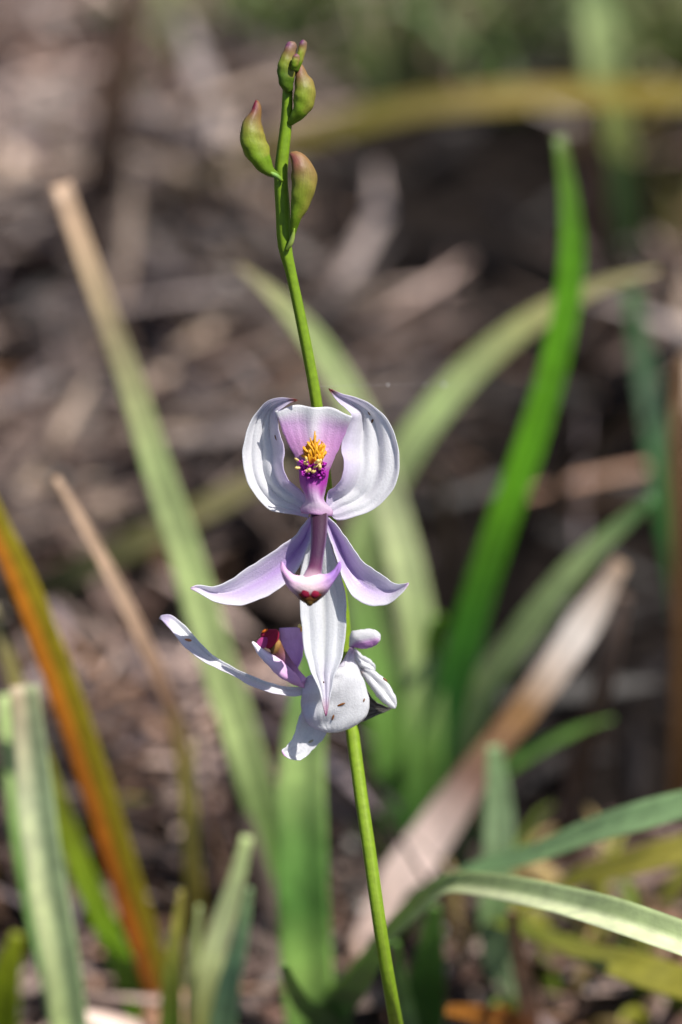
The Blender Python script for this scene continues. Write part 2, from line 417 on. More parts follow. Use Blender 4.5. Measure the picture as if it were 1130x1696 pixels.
blade([(92, 790), (150, 890), (208, 1000), (255, 1100), (292, 1200), (312, 1320), (320, 1450), (326, 1580), (330, 1700)],
      'thin dry tan blade turning straw yellow towards its foot', s2(TAN, TAN, lin(160, 124, 100), YEL, lin(150, 134, 66), lin(120, 108, 50)), k=.105, wid=[12, 22, 26, 26, 30, 34, 30], twist=(.3, -.3), mat=M_dry, plant=P_low)
blade([(322, 1225), (318, 1300), (316, 1400), (320, 1520), (328, 1690)], 'short straw spike pressed against the thin dry tan blade', s2(TANG, YEL, OLIVE), k=.12, wid=[5, 18, 24, 24], plant=P_low)
blade([(-60, 740), (-10, 860), (42, 975), (108, 1150), (168, 1330), (218, 1490), (262, 1630), (300, 1760)],
      'rust orange blade with one yellow green edge', s2(ORNG, ORNG, lin(176, 104, 26), lin(160, 88, 22), lin(120, 72, 24)), k=.088, wid=[30, 46, 52, 54, 52, 50, 46], half=(lin(160, 156, 34), -1, .8), twist=(.25, .1), plant=P_rust)
blade([(40, 1135), (52, 1250), (66, 1380), (86, 1510), (108, 1640), (150, 1990)],
      'broad blade striped pale cream and green with a torn dry tip', s2(lin(190, 170, 140), WHT, PALE2, PALE, PALE, MID), k=.088, wid=[46, 62, 64, 62, 60, 56], fold=.4, half=(lin(150, 178, 130), -1, .6), plant=P_cream)
blade([(6, 1150), (20, 1260), (38, 1380), (66, 1520), (96, 1660), (148, 1990)], 'grey green blade tucked behind the cream striped blade', s2(PALE, MID, BLUE, MID), k=.12, wid=[24, 44, 44, 40], plant=P_cream)
blade([(-15, 1000), (20, 1110), (70, 1260), (128, 1420), (182, 1550), (236, 1680), (270, 1780)],
      'yellow green blade leaning parallel under the rust orange blade', s2(TANG, OLIVE, lin(140, 160, 36), lin(116, 158, 28), lin(96, 140, 28)), k=.125, wid=[14, 26, 34, 40, 42, 40], plant=P_rust)
blade([(300, 1475), (290, 1560), (284, 1640), (284, 1900)], 'short upright lime green blade at the foot of the tan blade', s2(YEL, lin(120, 150, 50), lin(96, 146, 50)), k=.10, wid=[8, 34, 46, 46], plant=P_low)
blade([(410, 1385), (388, 1470), (356, 1570), (338, 1660), (318, 1900)], 'pale yellow green blade leaning right in the low tuft', s2(PALE, PALE2, lin(170, 176, 92), lin(140, 156, 70)), k=.11, wid=[18, 36, 46, 46, 40], plant=P_low)
blade([(414, 1470), (398, 1560), (376, 1650), (340, 1900)], 'blue green blade standing in front of the low tuft', s2(BLUE, lin(110, 150, 116), BLUE, DEEP), k=.10, wid=[10, 36, 52, 52], plant=P_low)
blade([(330, 1500), (322, 1580), (318, 1660), (316, 1890)], 'narrow cream blade between the lime and yellow green blades', s2(PALE, lin(172, 170, 110), PALE), k=.11, wid=[8, 20, 26, 26], plant=P_low)
blade([(520, 1040), (508, 1160), (500, 1280), (500, 1420), (506, 1560), (524, 1860)],
      'wide bright green blade rising straight up behind the lower flower', s2(MID, lin(118, 150, 84), lin(176, 200, 124), lin(126, 170, 86), lin(92, 138, 62), lin(150, 184, 96), lin(110, 152, 70), MID), k=.11, wid=[30, 70, 84, 86, 84, 80], fold=.35, plant=P_centre)  # light and dark bands paint sun patches along this blade
blade([(396, 440), (466, 500), (540, 592), (606, 715), (650, 850), (682, 985), (702, 1130), (700, 1300), (690, 1480)],
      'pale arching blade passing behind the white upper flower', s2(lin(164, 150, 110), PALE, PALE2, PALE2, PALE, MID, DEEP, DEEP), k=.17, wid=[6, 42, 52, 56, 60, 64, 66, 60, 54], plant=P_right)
blade([(1090, 448), (1010, 468), (930, 505), (850, 555), (770, 625), (700, 710), (650, 790), (608, 880), (600, 990), (630, 1150), (665, 1330)],
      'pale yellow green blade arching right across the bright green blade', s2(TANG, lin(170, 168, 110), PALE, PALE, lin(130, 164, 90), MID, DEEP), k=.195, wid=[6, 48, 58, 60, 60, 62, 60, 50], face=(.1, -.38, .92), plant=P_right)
blade([(926, 225), (944, 350), (944, 460), (920, 590), (882, 720), (832, 860), (786, 1000), (742, 1160), (700, 1300), (668, 1450)],
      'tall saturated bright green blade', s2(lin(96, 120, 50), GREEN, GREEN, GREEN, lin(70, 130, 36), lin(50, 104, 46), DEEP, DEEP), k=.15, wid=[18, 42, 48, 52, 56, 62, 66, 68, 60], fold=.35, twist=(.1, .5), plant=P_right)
blade([(1085, 822), (1030, 870), (950, 945), (872, 1045), (810, 1130), (768, 1210), (736, 1300), (716, 1420)],
      'soft pale green blade leaning right below the bright green blade', s2(DEEP, PALE, PALE, PALE, MID, MID), k=.165, wid=[20, 44, 56, 58, 56, 48, 40], face=(.1, -.38, .92), plant=P_right)
blade([(1200, 1322), (1130, 1336), (1000, 1372), (870, 1420), (760, 1446), (690, 1490), (650, 1580)],
      'blue green blade stretching level to the right above the folded blade', s2(BLUE, lin(140, 172, 118), lin(120, 158, 104), BLUE, DEEP), k=(.06, .08, .11), wid=[66, 68, 66, 56, 44, 32], face=(.1, -.38, .92), plant=P_right)
blade([(1400, 1668), (1260, 1604), (1130, 1556), (1000, 1512), (880, 1482), (790, 1466), (738, 1468), (690, 1502), (620, 1572), (556, 1645), (490, 1740)],
      'cream striped green blade sharply folded over towards the right', s2(PALE2, WHT, WHT, PALE2, PALE, MID, MID, MID), k=(.005, .01, .02, .05, .09), wid=[4, 60, 62, 56, 46, 36, 28, 36, 44, 44], fold=.5, half=(lin(120, 150, 66), 1, .55), face=(.1, -.6, .8), plant=P_fold)
blade([(1220, 1385), (1130, 1408), (1040, 1432), (930, 1466), (850, 1530), (800, 1620)], 'olive yellow blade lying under the level blue green blade', s2(YEL, OLIVE, lin(130, 128, 40), OLIVE, OLIVE), k=(.10, .12), wid=[58, 60, 54, 40, 26], face=(.1, -.38, .92), plant=P_corner)
blade([(1240, 1662), (1130, 1630), (1000, 1588), (880, 1545), (800, 1530), (740, 1590)], 'mottled yellow green blade below the folded blade', s2(OLIVE, lin(130, 130, 50), lin(116, 128, 44), OLIVE), k=(.07, .09), wid=[68, 64, 50, 36, 26], face=(.1, -.38, .92), plant=P_corner)
blade([(818, 1235), (826, 1330), (824, 1430), (818, 1520), (826, 1610), (850, 1740)], 'pale blue green upright blade crossing behind the level blade', s2(BLUE, lin(158, 182, 138), BLUE, lin(160, 184, 138), BLUE), k=.135, wid=[22, 50, 54, 50, 46, 40], plant=P_corner)
blade([(846, 1510), (858, 1580), (872, 1650), (888, 1760)], 'dry pinkish tan stalk beside the pale blue green blade', s2(lin(150, 120, 90), lin(190, 160, 134), TAN), k=.09, wid=[14, 30, 36, 34], mat=M_dry, name='dry_stalk', cat='stalk')
blade([(1030, 930), (975, 1020), (930, 1090), (880, 1160), (800, 1262), (724, 1372), (655, 1475), (600, 1590), (570, 1680)],
      'long dead leaf painted pinkish white in sun and brown in shade, running diagonally behind the green stem', s2(lin(150, 124, 100), lin(222, 212, 204), lin(150, 112, 70), lin(120, 92, 80), lin(222, 200, 192), lin(216, 190, 180), TAN), k=.17, wid=[26, 56, 50, 48, 66, 76, 60, 44], mat=M_dry, name='dead_leaf', cat='dead leaf')  # pale and brown stretches paint its passing in and out of shade
blade([(1036, 985), (1012, 1090), (985, 1190), (945, 1330), (920, 1440)], 'brown dry stalk standing in the dark bare gap beyond the dead leaf', s2(lin(130, 110, 98), lin(112, 90, 78), lin(100, 78, 64)), k=.16, wid=[20, 38, 36, 32], mat=M_dry, name='dry_stalk', cat='stalk')
blade([(1015, 1190), (960, 1208), (880, 1246), (812, 1292), (772, 1360), (756, 1460)], 'small deep green blade arching right over the dark gap', s2(MID, MID, BLUE, DEEP), k=.175, wid=[4, 30, 42, 40, 32], face=(.1, -.38, .92), plant=P_right)
blade([(975, -140), (985, 0), (1000, 130), (1016, 250), (1032, 390), (1060, 560)], 'light green far blade falling across the yellow horizontal blade', s2(DEEP, PALE, lin(140, 150, 80), MID, DEEP), k=.41, wid=[30, 56, 62, 60, 50], name='grass_shoot', cat='grass plant')
blade([(1280, 168), (1130, 160), (990, 158), (850, 162), (680, 180), (500, 228), (380, 276), (250, 330), (170, 400)],
      'olive yellow far blade lying nearly level behind the flower buds', s2(lin(120, 108, 44), lin(132, 116, 40), lin(150, 132, 72), lin(112, 104, 38), lin(108, 92, 44), lin(92, 74, 52), lin(88, 70, 54)), k=(.40, .41, .42, .43), wid=[54, 56, 56, 54, 50, 44], face=(.1, -.38, .92), name='fallen_leaf', cat='grass leaf')
blade([(1045, 480), (1066, 600), (1090, 730), (1112, 860), (1135, 990), (1150, 1120)], 'dim blue green blade standing beyond the end of the arching blade', s2(DEEP, lin(100, 124, 96), DEEP, DEEP, DEEP), k=.265, wid=[24, 46, 48, 42], name='grass_shoot', cat='grass plant')
blade([(228, -60), (212, 40), (192, 160), (172, 300), (160, 420)], 'broad dry grey tan blade standing behind the blunt tan tip', s2(TAN, lin(150, 130, 114), lin(130, 112, 100)), k=.36, wid=[36, 62, 66, 52], mat=M_dry, name='dry_stalk', cat='stalk')
blade([(470, 770), (400, 810), (280, 872), (130, 945), (0, 1005), (-120, 1060)], 'faded olive blade lying low behind the thin tan blade', s2(lin(120, 112, 76), lin(124, 120, 76), lin(110, 116, 72), lin(96, 104, 60)), k=(.24, .24), wid=[34, 48, 50, 46], name='fallen_leaf', cat='grass leaf')
blade([(445, 508), (400, 560), (345, 625), (305, 690)], 'short bleached tan leaf scrap lying on the litter behind the orchid stem', s2(lin(176, 150, 134), lin(184, 160, 144), lin(140, 116, 100)), k=ground_k(445, 508)-.03, wid=[36, 66, 60, 34], mat=M_dry, name='dead_leaf', cat='dead leaf')
blade([(140, 130), (70, 190), (0, 250), (-60, 300)], 'bleached grey leaf scrap lying on the far litter', s2(lin(160, 150, 146), lin(150, 138, 132), lin(130, 118, 112)), k=ground_k(140, 130)-.04, wid=[30, 70, 70, 50], mat=M_dry, name='dead_leaf', cat='dead leaf')
blade([(560, 235), (430, 190), (320, 170), (220, 160)], 'reddish brown dead leaf lying level far behind the buds', s2(lin(120, 84, 70), lin(116, 86, 72), lin(104, 80, 68)), k=(ground_k(560, 235)-.03,), wid=[30, 60, 60, 40], mat=M_dry, name='dead_leaf', cat='dead leaf')
blade([(1090, 838), (1000, 836), (900, 836), (800, 850)], 'thin brown twig of straw lying behind the bright green blade', s2(lin(150, 118, 92), lin(120, 92, 70), lin(110, 84, 66)), k=(ground_k(1090, 838)-.05,), wid=[18, 26, 28, 24], mat=M_dry, name='dry_stalk', cat='stalk')
blade([(730, 1020), (716, 1050), (720, 1090), (735, 1130), (742, 1230)], 'small vivid lime leaf lit between the green blades', s2(lin(120, 170, 30), lin(110, 170, 20), MID), k=.17, wid=[14, 40, 46, 30], n=24, plant=P_right)
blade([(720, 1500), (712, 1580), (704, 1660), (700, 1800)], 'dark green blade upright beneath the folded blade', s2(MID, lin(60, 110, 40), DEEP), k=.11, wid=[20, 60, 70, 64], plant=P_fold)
blade([(640, 1560), (600, 1620), (560, 1670), (520, 1760)], 'dark green blade slanting behind the foot of the green stem', s2(MID, DEEP, lin(60, 104, 66)), k=.05, wid=[14, 44, 56, 52], plant=P_fold)
blade([(656, 1560), (664, 1640), (676, 1720), (690, 1840)], 'grey green blade rising just right of the orchid stem foot', s2(MID, lin(110, 140, 104), BLUE), k=.09, wid=[10, 34, 46, 46], plant=P_fold)
blade([(470, 1600), (500, 1660), (540, 1690), (600, 1760)], 'curled deep green blade at the foot of the wide bright blade', s2(MID, DEEP, DEEP), k=.06, wid=[14, 36, 42, 40], plant=P_centre)
blade([(30, 1545), (12, 1610), (0, 1680), (-6, 1800)], 'lime yellow leaf left of the cream striped blade', s2(lin(150, 160, 30), lin(130, 150, 24), lin(100, 130, 24)), k=.13, wid=[20, 62, 70, 50], n=24, plant=P_cream)
blade([(740, 1672), (790, 1680), (850, 1700), (900, 1760)], 'curled rusty orange dead leaf by the dry stalk foot', s2(lin(170, 110, 40), lin(160, 100, 40), lin(110, 74, 40)), k=.09, wid=[20, 44, 44, 30], mat=M_dry, name='dead_leaf', cat='dead leaf')
blade([(1130, 590), (1122, 720), (1130, 880), (1134, 1030), (1130, 1230), (1126, 1380)], 'narrow brown blade standing beside the dim blue green blade', s2(lin(130, 100, 70), lin(110, 80, 50), lin(100, 70, 40)), k=.18, wid=[20, 40, 40, 34], mat=M_dry, name='dry_stalk', cat='stalk')
blade([(980, 180), (985, 300), (1000, 420), (1008, 520)], 'dry pinkish stalk standing beside the light green far blade', s2(lin(130, 106, 94), lin(134, 110, 98), lin(110, 90, 80)), k=.33, wid=[34, 46, 40, 30], mat=M_dry, name='dry_stalk', cat='stalk')
blade([(725, 770), (735, 840), (745, 920), (750, 1000)], 'short tan straw standing between the two arching blades', s2(lin(150, 130, 110), lin(130, 110, 90), lin(100, 84, 70)), k=.26, wid=[14, 24, 26, 24], mat=M_dry, name='dry_stalk', cat='stalk')
blade([(1130, 620), (1060, 680), (960, 760), (880, 830)], 'faint brown straw leaning over the dark litter hollow', s2(lin(120, 96, 76), lin(110, 90, 70), lin(90, 74, 60)), k=.26, wid=[16, 24, 24, 20], mat=M_dry, name='dry_stalk', cat='stalk')

# far tufts: low green growth at the back, and round about out of frame
def tuft(cx, cy, nb, hmax, spread, cols, label, group, mat=None, lean=(0, 0)):
    e = bpy.data.objects.new('grass_tuft', None); COL.objects.link(e); cz = float(hgt(cx, cy)) - .004; e.location = (cx, cy, cz)
    tag(e, label, 'grass tuft', group)
    for i in range(nb):
        a = random.uniform(0, 6.283); h = hmax*random.uniform(.45, 1); sp = spread*random.uniform(.2, 1)
        r0 = random.uniform(0, .008)
        p0 = np.array([math.cos(a)*r0, math.sin(a)*r0, 0])
        tip = np.array([math.cos(a)*sp + lean[0]*h, math.sin(a)*sp + lean[1]*h, h])
        m1 = p0 + (tip-p0)*.4 + np.array([0, 0, h*.25]); m2 = p0 + (tip-p0)*.75 + np.array([0, 0, h*.22])
        path = spline(np.array([tip, m2, m1, p0]), 12)
        wd = np.interp(np.linspace(0, 1, 12), [0, .3, .7, 1], [.0008, .0035, .0042, .003])*random.uniform(.7, 1.3)
        v, f, s, t = blade_geo(path, wd, .3, random.uniform(-.8, .8), .00012, face=(random.uniform(-.3, .3), -.8, .5), m=3)
        c0 = random.choice(cols)*random.uniform(.8, 1.2)
        c = (c0[None, None]*np.ones(s.shape+(3,))).reshape(-1, 3); st = np.stack([s+i, t, s*0], -1).reshape(-1, 3)
        mk('blade', v, f, mat or M_blade, np.vstack([c, c]), np.vstack([st, st]), e)
    return e
gcols = [lin(128, 142, 84), lin(148, 156, 104), lin(112, 140, 76), lin(168, 168, 124)]
for i in range(52):
    px = random.uniform(360, 1250) if i < 45 else random.uniform(-200, 360); py = random.uniform(-120, 215)
    g = G(px, py)
    tuft(g[0], g[1], 16, random.uniform(.035, .07), random.uniform(.03, .06), gcols, 'low dusty green tuft growing on the far litter', 'low far green tufts')
for i in range(7):
    g = G(random.uniform(900, 1200), random.uniform(250, 520)); tuft(g[0], g[1], 5, .05, .04, [lin(120, 104, 60), lin(110, 110, 60), lin(140, 120, 90)], 'sparse straw coloured tuft on the litter behind the tall bright green blade', 'sparse straw tufts')
for (px, py, nb, hm) in [(1010, 1640, 8, .04), (1110, 1690, 8, .045), (930, 1700, 7, .04), (1060, 1600, 6, .03), (760, 1640, 6, .045), (20, 1500, 6, .04)]:
    g = G(px, py); tuft(g[0], g[1], nb, hm, .035, [lin(150, 150, 56), lin(120, 140, 50), lin(172, 150, 100)], 'small olive yellow tuft low among the blade feet', 'small olive tufts among the blade feet')
for i in range(40):
    a = random.uniform(0, 6.283); r = random.uniform(.5, 1.7)
    x, y = r*math.cos(a), .3+r*math.sin(a)
    if abs(x) < .28 and -.9 < y < 1.0: continue
    if abs(x) < .35 and y < -.2: continue
    tuft(x, y, 9, random.uniform(.08, .16), random.uniform(.03, .08), gcols+[MID, GREEN], 'green tuft standing outside the open litter patch', 'tufts around the litter patch')

# ------------------------------------------------------------------ the orchid
GS = lin(122, 150, 34); GS2 = lin(112, 142, 26); GD = lin(84, 112, 26)
WHITE = np.array([.80, .80, .83]); LAV = np.array([.60, .43, .76]); LAV2 = np.array([.42, .22, .62]); PINK = np.array([.66, .36, .64]); MAG = np.array([.42, .03, .40]); PURP = np.array([.30, .13, .27])
RED = np.array([.32, .012, .05]); BRN = np.array([.16, .05, .03])
sb = G(690, 1905); SB = np.array([sb[0], sb[1], float(hgt(sb[0], sb[1]))-.004])
orchid = bpy.data.objects.new('orchid', None); COL.objects.link(orchid); orchid.location = SB
tag(orchid, 'orchid with green stem, closed buds and two white and lavender flowers', 'orchid')
SK = -ground_k(690, 1905)*1e4
stem_pts = [(486, 88, 0, 5), (478, 130, -5, 7.5), (475, 200, -10, 9.5), (466, 285, -14, 11), (469, 345, -18, 12), (472, 405, -22, 11.5), (482, 450, -26, 9), (497, 520, -32, 9), (513, 600, -38, 9.2), (525, 670, -45, 9.5), (539, 785, -62, 9.5),
            (552, 900, -80, 9.8), (568, 1010, -96, 10), (573, 1080, -104, 10), (578, 1150, -104, 10.5), (583, 1205, -100, 11), (597, 1310, -80, 11), (614, 1425, -60, 11), (633, 1560, -60, 11), (655, 1690, -150, 11.5), (676, 1800, -480, 12), (690, 1905, SK, 13)]
def stemcol(s, t):
    c = ramp(s, [(0, GS2), (.12, GS2), (.25, GS), (.5, GS), (.62, GS2), (.8, GS2), (1, GD)])
    c = mix(c, lin(150, 170, 64), .35*(np.cos(t*2*math.pi*3+1) > .55)*(s > .25))
    return c
tube('stem', stem_pts, M_stem, stemcol, n=150, ns=20, parent=orchid, origin=SB, lump=lambda s, t: .05*np.cos(t*2*math.pi*5+s*4))

def bud(pts, tipc, name='bud', ridge=.10, n=30, gcol=GS2):
    q = tube(name, pts, M_stem, lambda s, t: mix(mix(ramp(s, [(0, GD), (.35, gcol), (.6, lin(120, 130, 40)), (.78, lin(112, 86, 52)), (.9, tipc), (1, tipc)]), lin(146, 132, 60), .6*np.clip(np.cos((t-.0)*2*math.pi), 0, 1)*(s > .3)), tipc, .35*np.clip(np.sin(t*12.6+1), 0, 1)*np.clip((s-.35)*2, 0, 1)),  # yellow on the right flank paints the sunlit edge
             n=n, ns=18, flat=.85, parent=orchid, origin=SB, lump=lambda s, t: ridge*np.cos(t*2*math.pi*3+.2)+.04*np.sin(s*21+t*9)+.03*np.sin(s*37-t*13))
    return q
PT = lin(140, 60, 80)
bud([(462, 291, 0, 4), (449, 286, 4, 8), (436, 272, 8, 15), (424, 250, 10, 20.5), (416, 226, 10, 21), (417, 206, 10, 16.5), (423, 189, 8, 10), (425, 174, 6, 6.5), (425, 166, 5, 2)], lin(100, 26, 44))
bud([(481, 404, -12, 3), (485, 385, -5, 5), (490, 358, 4, 10), (498, 330, 8, 17), (502, 300, 10, 21), (500, 280, 10, 19), (493, 265, 10, 13), (486, 257, 10, 8), (481, 254, 10, 3)], lin(126, 74, 66))
bud([(476, 206, -6, 4), (484, 199, 0, 7), (496, 184, 4, 13), (503, 163, 6, 18), (503, 143, 6, 16.5), (499, 126, 6, 11), (497, 112, 4, 6), (496, 104, 4, 2)], lin(120, 70, 60))
bud([(479, 152, 4, 6), (474, 138, 10, 12), (473, 120, 12, 15), (475, 102, 12, 14.5), (479, 88, 12, 11), (481, 78, 10, 10), (480, 72, 10, 8), (479, 69, 10, 3)], lin(110, 66, 90), gcol=GD)
bud([(490, 118, 14, 4), (494, 104, 18, 6), (498, 90, 18, 6.5), (501, 77, 16, 7), (502, 70, 16, 6), (502, 66, 16, 2)], lin(96, 50, 84), n=18)
bud([(486, 116, 24, 4), (488, 106, 28, 6), (490, 97, 28, 6.5), (491, 92, 28, 5), (491, 89, 28, 1.5)], lin(110, 60, 84), n=18)
# little green bract under the lower bud
tube('bract', [(474, 415, -8, 2.5), (481, 404, -4, 4.2), (485, 392, 0, 3.6), (488, 378, 4, 1)], M_stem, lambda s, t: ramp(s, [(0, GS2), (.5, lin(160, 180, 90)), (1, GS)]), n=14, ns=10, parent=orchid, origin=SB)
tube('bract', [(468, 300, 0, 2.5), (459, 292, 4, 4.0), (450, 287, 8, 3.4), (444, 281, 12, 1)], M_stem, lambda s, t: ramp(s, [(0, GS2), (.5, lin(120, 160, 80)), (1, GS)]), n=14, ns=10, parent=orchid, origin=SB)

dome = lambda a: (lambda s, t: a*4*t*(1-t)*np.clip(np.minimum(s*5, (1-s)*5), 0, 1))
def folds(a, amp, nf, ph=0.0):
    return lambda s, t: (a*4*t*(1-t) + amp*np.sin(2*math.pi*nf*t+ph+s*1.2))*np.clip(np.minimum(s*4, (1-s)*6), 0, 1)

# ---- upper flower
def earb(a, amp, ph):
    f0 = folds(a, amp, 3.4, ph)
    return lambda s, t: f0(s, t) + 9*np.clip((t-.72)/.28, 0, 1)**2*np.clip(np.minimum(s*4, (1-s)*6), 0, 1) - 7*np.exp(-((t-.66)/.07)**2)*np.clip((s-.45)*4, 0, 1)*np.clip((.97-s)*6, 0, 1)
fl = tube('flower', [(550, 905, -80, 7), (541, 880, -46, 9), (532, 858, -18, 12), (528, 846, -6, 11), (527, 838, 0, 6)], M_flesh, lambda s, t: ramp(s, [(0, GS), (.4, lin(170, 160, 140)), (1, LAV)]), n=16, ns=14, parent=orchid, origin=SB)
fl['label'] = 'upper flower facing forward with hanging white tongue'
def ear_col(s, t):   # t = 0 outer edge, 1 inner edge
    c = np.broadcast_to(WHITE, s.shape+(3,))
    c = mix(c, LAV, .55*np.clip((t-.62)*2.6, 0, 1)*np.clip(1.25-s*.9, 0, 1))
    c = mix(c, LAV, .5*np.clip(.16-s, 0, .16)/.16)
    c = mix(c, LAV2, .28*np.clip((s-.74)*4, 0, 1))
    return mix(c, lin(140, 62, 50), np.clip((s-.94)*22, 0, 1))
def ear_off(sg):
    return lambda s, t: (0*s, 0*s, 26*np.clip((s-.72)/.28, 0, 1)**1.5)
sheet('petal', [(511, 858, -4), (487, 852, 2), (451, 846, 8), (428, 827, 10), (410, 796, 10), (402, 757, 8), (407, 719, 6), (421, 689, 4), (442, 666, 4), (463, 659, 8), (482, 660, 10), (493, 662, 10)],
      [(511, 846, 0), (506, 822, 4), (492, 807, 12), (475, 792, 18), (469, 768, 18), (472, 744, 14), (465, 724, 14), (460, 702, 16), (459, 684, 18), (469, 675, 16), (479, 668, 12), (492, 664, 10)],
      M_petal, ear_col, n=64, m=29, bulge=earb(-24, 3.0, .4), off=ear_off(-1), th=5, parent=fl, origin=SB)
sheet('petal', [(545, 850, -4), (559, 861, 0), (588, 856, 6), (621, 842, 10), (646, 817, 12), (660, 785, 12), (661, 752, 10), (654, 719, 6), (638, 691, 4), (613, 669, 4), (588, 658, 6), (566, 652, 8), (545, 643, 8)],
      [(540, 838, 2), (543, 815, 4), (556, 806, 12), (568, 788, 18), (570, 765, 18), (565, 741, 14), (569, 724, 14), (577, 702, 18), (583, 687, 22), (572, 676, 16), (560, 665, 12), (551, 654, 8), (545, 645, 8)],
      M_petal, ear_col, n=64, m=29, bulge=earb(-26, 3.6, 2.6), off=ear_off(1), th=5, parent=fl, origin=SB)
def wing_col(s, t):
    c = np.broadcast_to(WHITE, s.shape+(3,))
    c = mix(c, LAV, .85*np.clip(1.15-s*1.1, .15, 1))
    c = mix(c, LAV2, .75*np.exp(-((t-.55)/.16)**2)*np.clip(1.2-s, 0, 1))
    c = mix(c, WHITE, .8*np.clip((.16-np.minimum(t, 1-t))/.16, 0, 1))
    return mix(c, PINK, .5*np.clip((s-.94)*20, 0, 1))
sheet('petal', [(513, 856, -2), (500, 872, 2), (487, 889, 4), (456, 911, 8), (417, 936, 14), (381, 961, 22), (353, 971, 30), (328, 969, 36), (316, 973, 40)],
      [(519, 862, -6), (517, 882, -6), (511, 905, -4), (491, 947, 6), (466, 972, 16), (434, 991, 26), (396, 1003, 36), (356, 996, 40), (328, 981, 42), (316, 976, 40)],
      M_petal, wing_col, n=54, m=23, bulge=folds(-16, 3, 1.0, 1.2), th=5, parent=fl, origin=SB)
sheet('petal', [(545, 857, -2), (561, 873, 2), (580, 901, 6), (601, 929, 10), (629, 950, 16), (654, 966, 24), (668, 967, 32), (677, 965, 38)],
      [(538, 862, -6), (543, 882, -6), (553, 911, -2), (568, 957, 8), (587, 989, 18), (613, 1003, 28), (641, 1001, 36), (664, 984, 40), (677, 968, 38)],
      M_petal, wing_col, n=54, m=23, bulge=folds(-16, 3, 1.0, 1.2), th=5, parent=fl, origin=SB)
def tong_col(s, t):
    c = np.broadcast_to(np.array([.76, .77, .80]), s.shape+(3,))
    c = mix(c, lin(200, 200, 190), .3*np.exp(-((t-.5)/.05)**2))
    c = mix(c, LAV2, .42*np.clip((s-.68)*3.4, 0, 1)*np.exp(-((t-.55)/.3)**2))
    return mix(c, lin(150, 40, 110), np.clip((s-.9)*10, 0, .9))
sheet('sepal', [(520, 856, -10), (512, 883, -10), (501, 919, -12), (498, 954, -12), (497, 1000, -6), (500, 1042, 0), (505, 1078, 6), (515, 1111, 12), (527, 1138, 18), (533, 1160, 24), (539, 1186, 32)],
      [(538, 856, -10), (545, 890, -10), (560, 940, -12), (572, 982, -12), (574, 1025, -6), (571, 1064, 0), (565, 1092, 6), (555, 1117, 12), (550, 1141, 18), (546, 1163, 24), (541, 1186, 32)],
      M_petal, tong_col, n=60, m=25, bulge=lambda s, t: (-8*4*t*(1-t) + 2.0*np.cos(2*math.pi*3*t))*np.clip(np.minimum(s*4, (1-s)*5), 0, 1), th=5, parent=fl, origin=SB)
# lip
def lip_col(s, t):
    d = np.abs(t-.5)*2
    c = ramp(s, [(0, PINK), (.1, np.array([.78, .66, .78])), (.2, np.array([.74, .55, .76])), (.27, np.array([.62, .27, .60])), (.33, MAG*1.2), (.43, MAG*1.3), (.5, PINK*.85), (.7, PINK), (.86, np.array([.68, .47, .72])), (.96, WHITE), (1, WHITE)])
    c = mix(c, MAG*1.1, .95*np.exp(-((d-.62)/.24)**2)*np.exp(-((s-.27)/.1)**2))
    c = mix(c, WHITE, .8*np.exp(-(d/.2)**2)*np.clip((s-.55)*4, 0, 1))
    c = mix(c, np.array([.6, .28, .62]), .55*np.clip((d-.45)*2, 0, 1)*np.clip((s-.45)*5, 0, 1)*np.clip((.95-s)*6, 0, 1))
    return c
sheet('lip', [(500, 850, 22), (498, 841, 20), (507, 828, 22), (499, 806, 24), (497, 790, 24), (494, 772, 22), (486, 752, 20), (477, 734, 20), (465, 705, 24), (455, 679, 32)],
      [(549, 855, 22), (551, 846, 20), (537, 828, 22), (541, 806, 24), (543, 788, 24), (548, 772, 22), (558, 752, 20), (565, 736, 20), (574, 712, 24), (584, 688, 32)],
      M_petal, lip_col, n=56, m=29, off=lambda s, t: (0*s, -11*4*t*(1-t)*np.clip((s-.7)/.3, 0, 1)**1.5 + 2.5*np.cos((t-.5)*14)*np.clip((s-.85)*6, 0, 1), 0*s),
      bulge=lambda s, t: (26*4*t*(1-t))*np.clip(1.1-s*1.0, 0, 1) + (-14*4*t*(1-t)+7*np.exp(-((t-.5)/.1)**2))*np.clip((s-.45)*2.5, 0, 1), th=6, parent=fl, origin=SB)
# crest bristles: orange brush above, pale yellow knobs, magenta foot
J = Join()
YO = np.array([.90, .47, .02]); YP = np.array([.95, .78, .28])
for i in range(80):
    a = rng.uniform(-1, 1); h = rng.uniform(.45, 1)
    x0, y0 = 521+rng.uniform(-11, 13), 772+rng.uniform(-8, 6)
    x1 = 521 + a*18*(1 if h > .6 else 1.15) + rng.uniform(-2, 2); y1 = y0 - h*(46-13*abs(a)) 
    if i == 0: x1, y1 = 522, 716
    q = spline(np.array([(x0, y0, 34, 1.7), ((x0+x1)/2, (y0+y1)/2-2, 48+rng.uniform(-4, 6), 1.5), (x1, y1, 44+rng.uniform(-6, 12), 1.5), (x1+rng.uniform(-1, 1), y1-2, 44, .8)]), 9)
    W = np.array([P(r[0], r[1], -r[2]*1e-4) for r in q]); v, f, s, t = tube_geo(W, q[:, 3]*1e-4, 6)
    J.add(v, f, mix(np.broadcast_to(MAG*1.4, (len(v), 3)), np.broadcast_to(YO*rng.uniform(.75, 1.1), (len(v), 3)), s*4-.4))
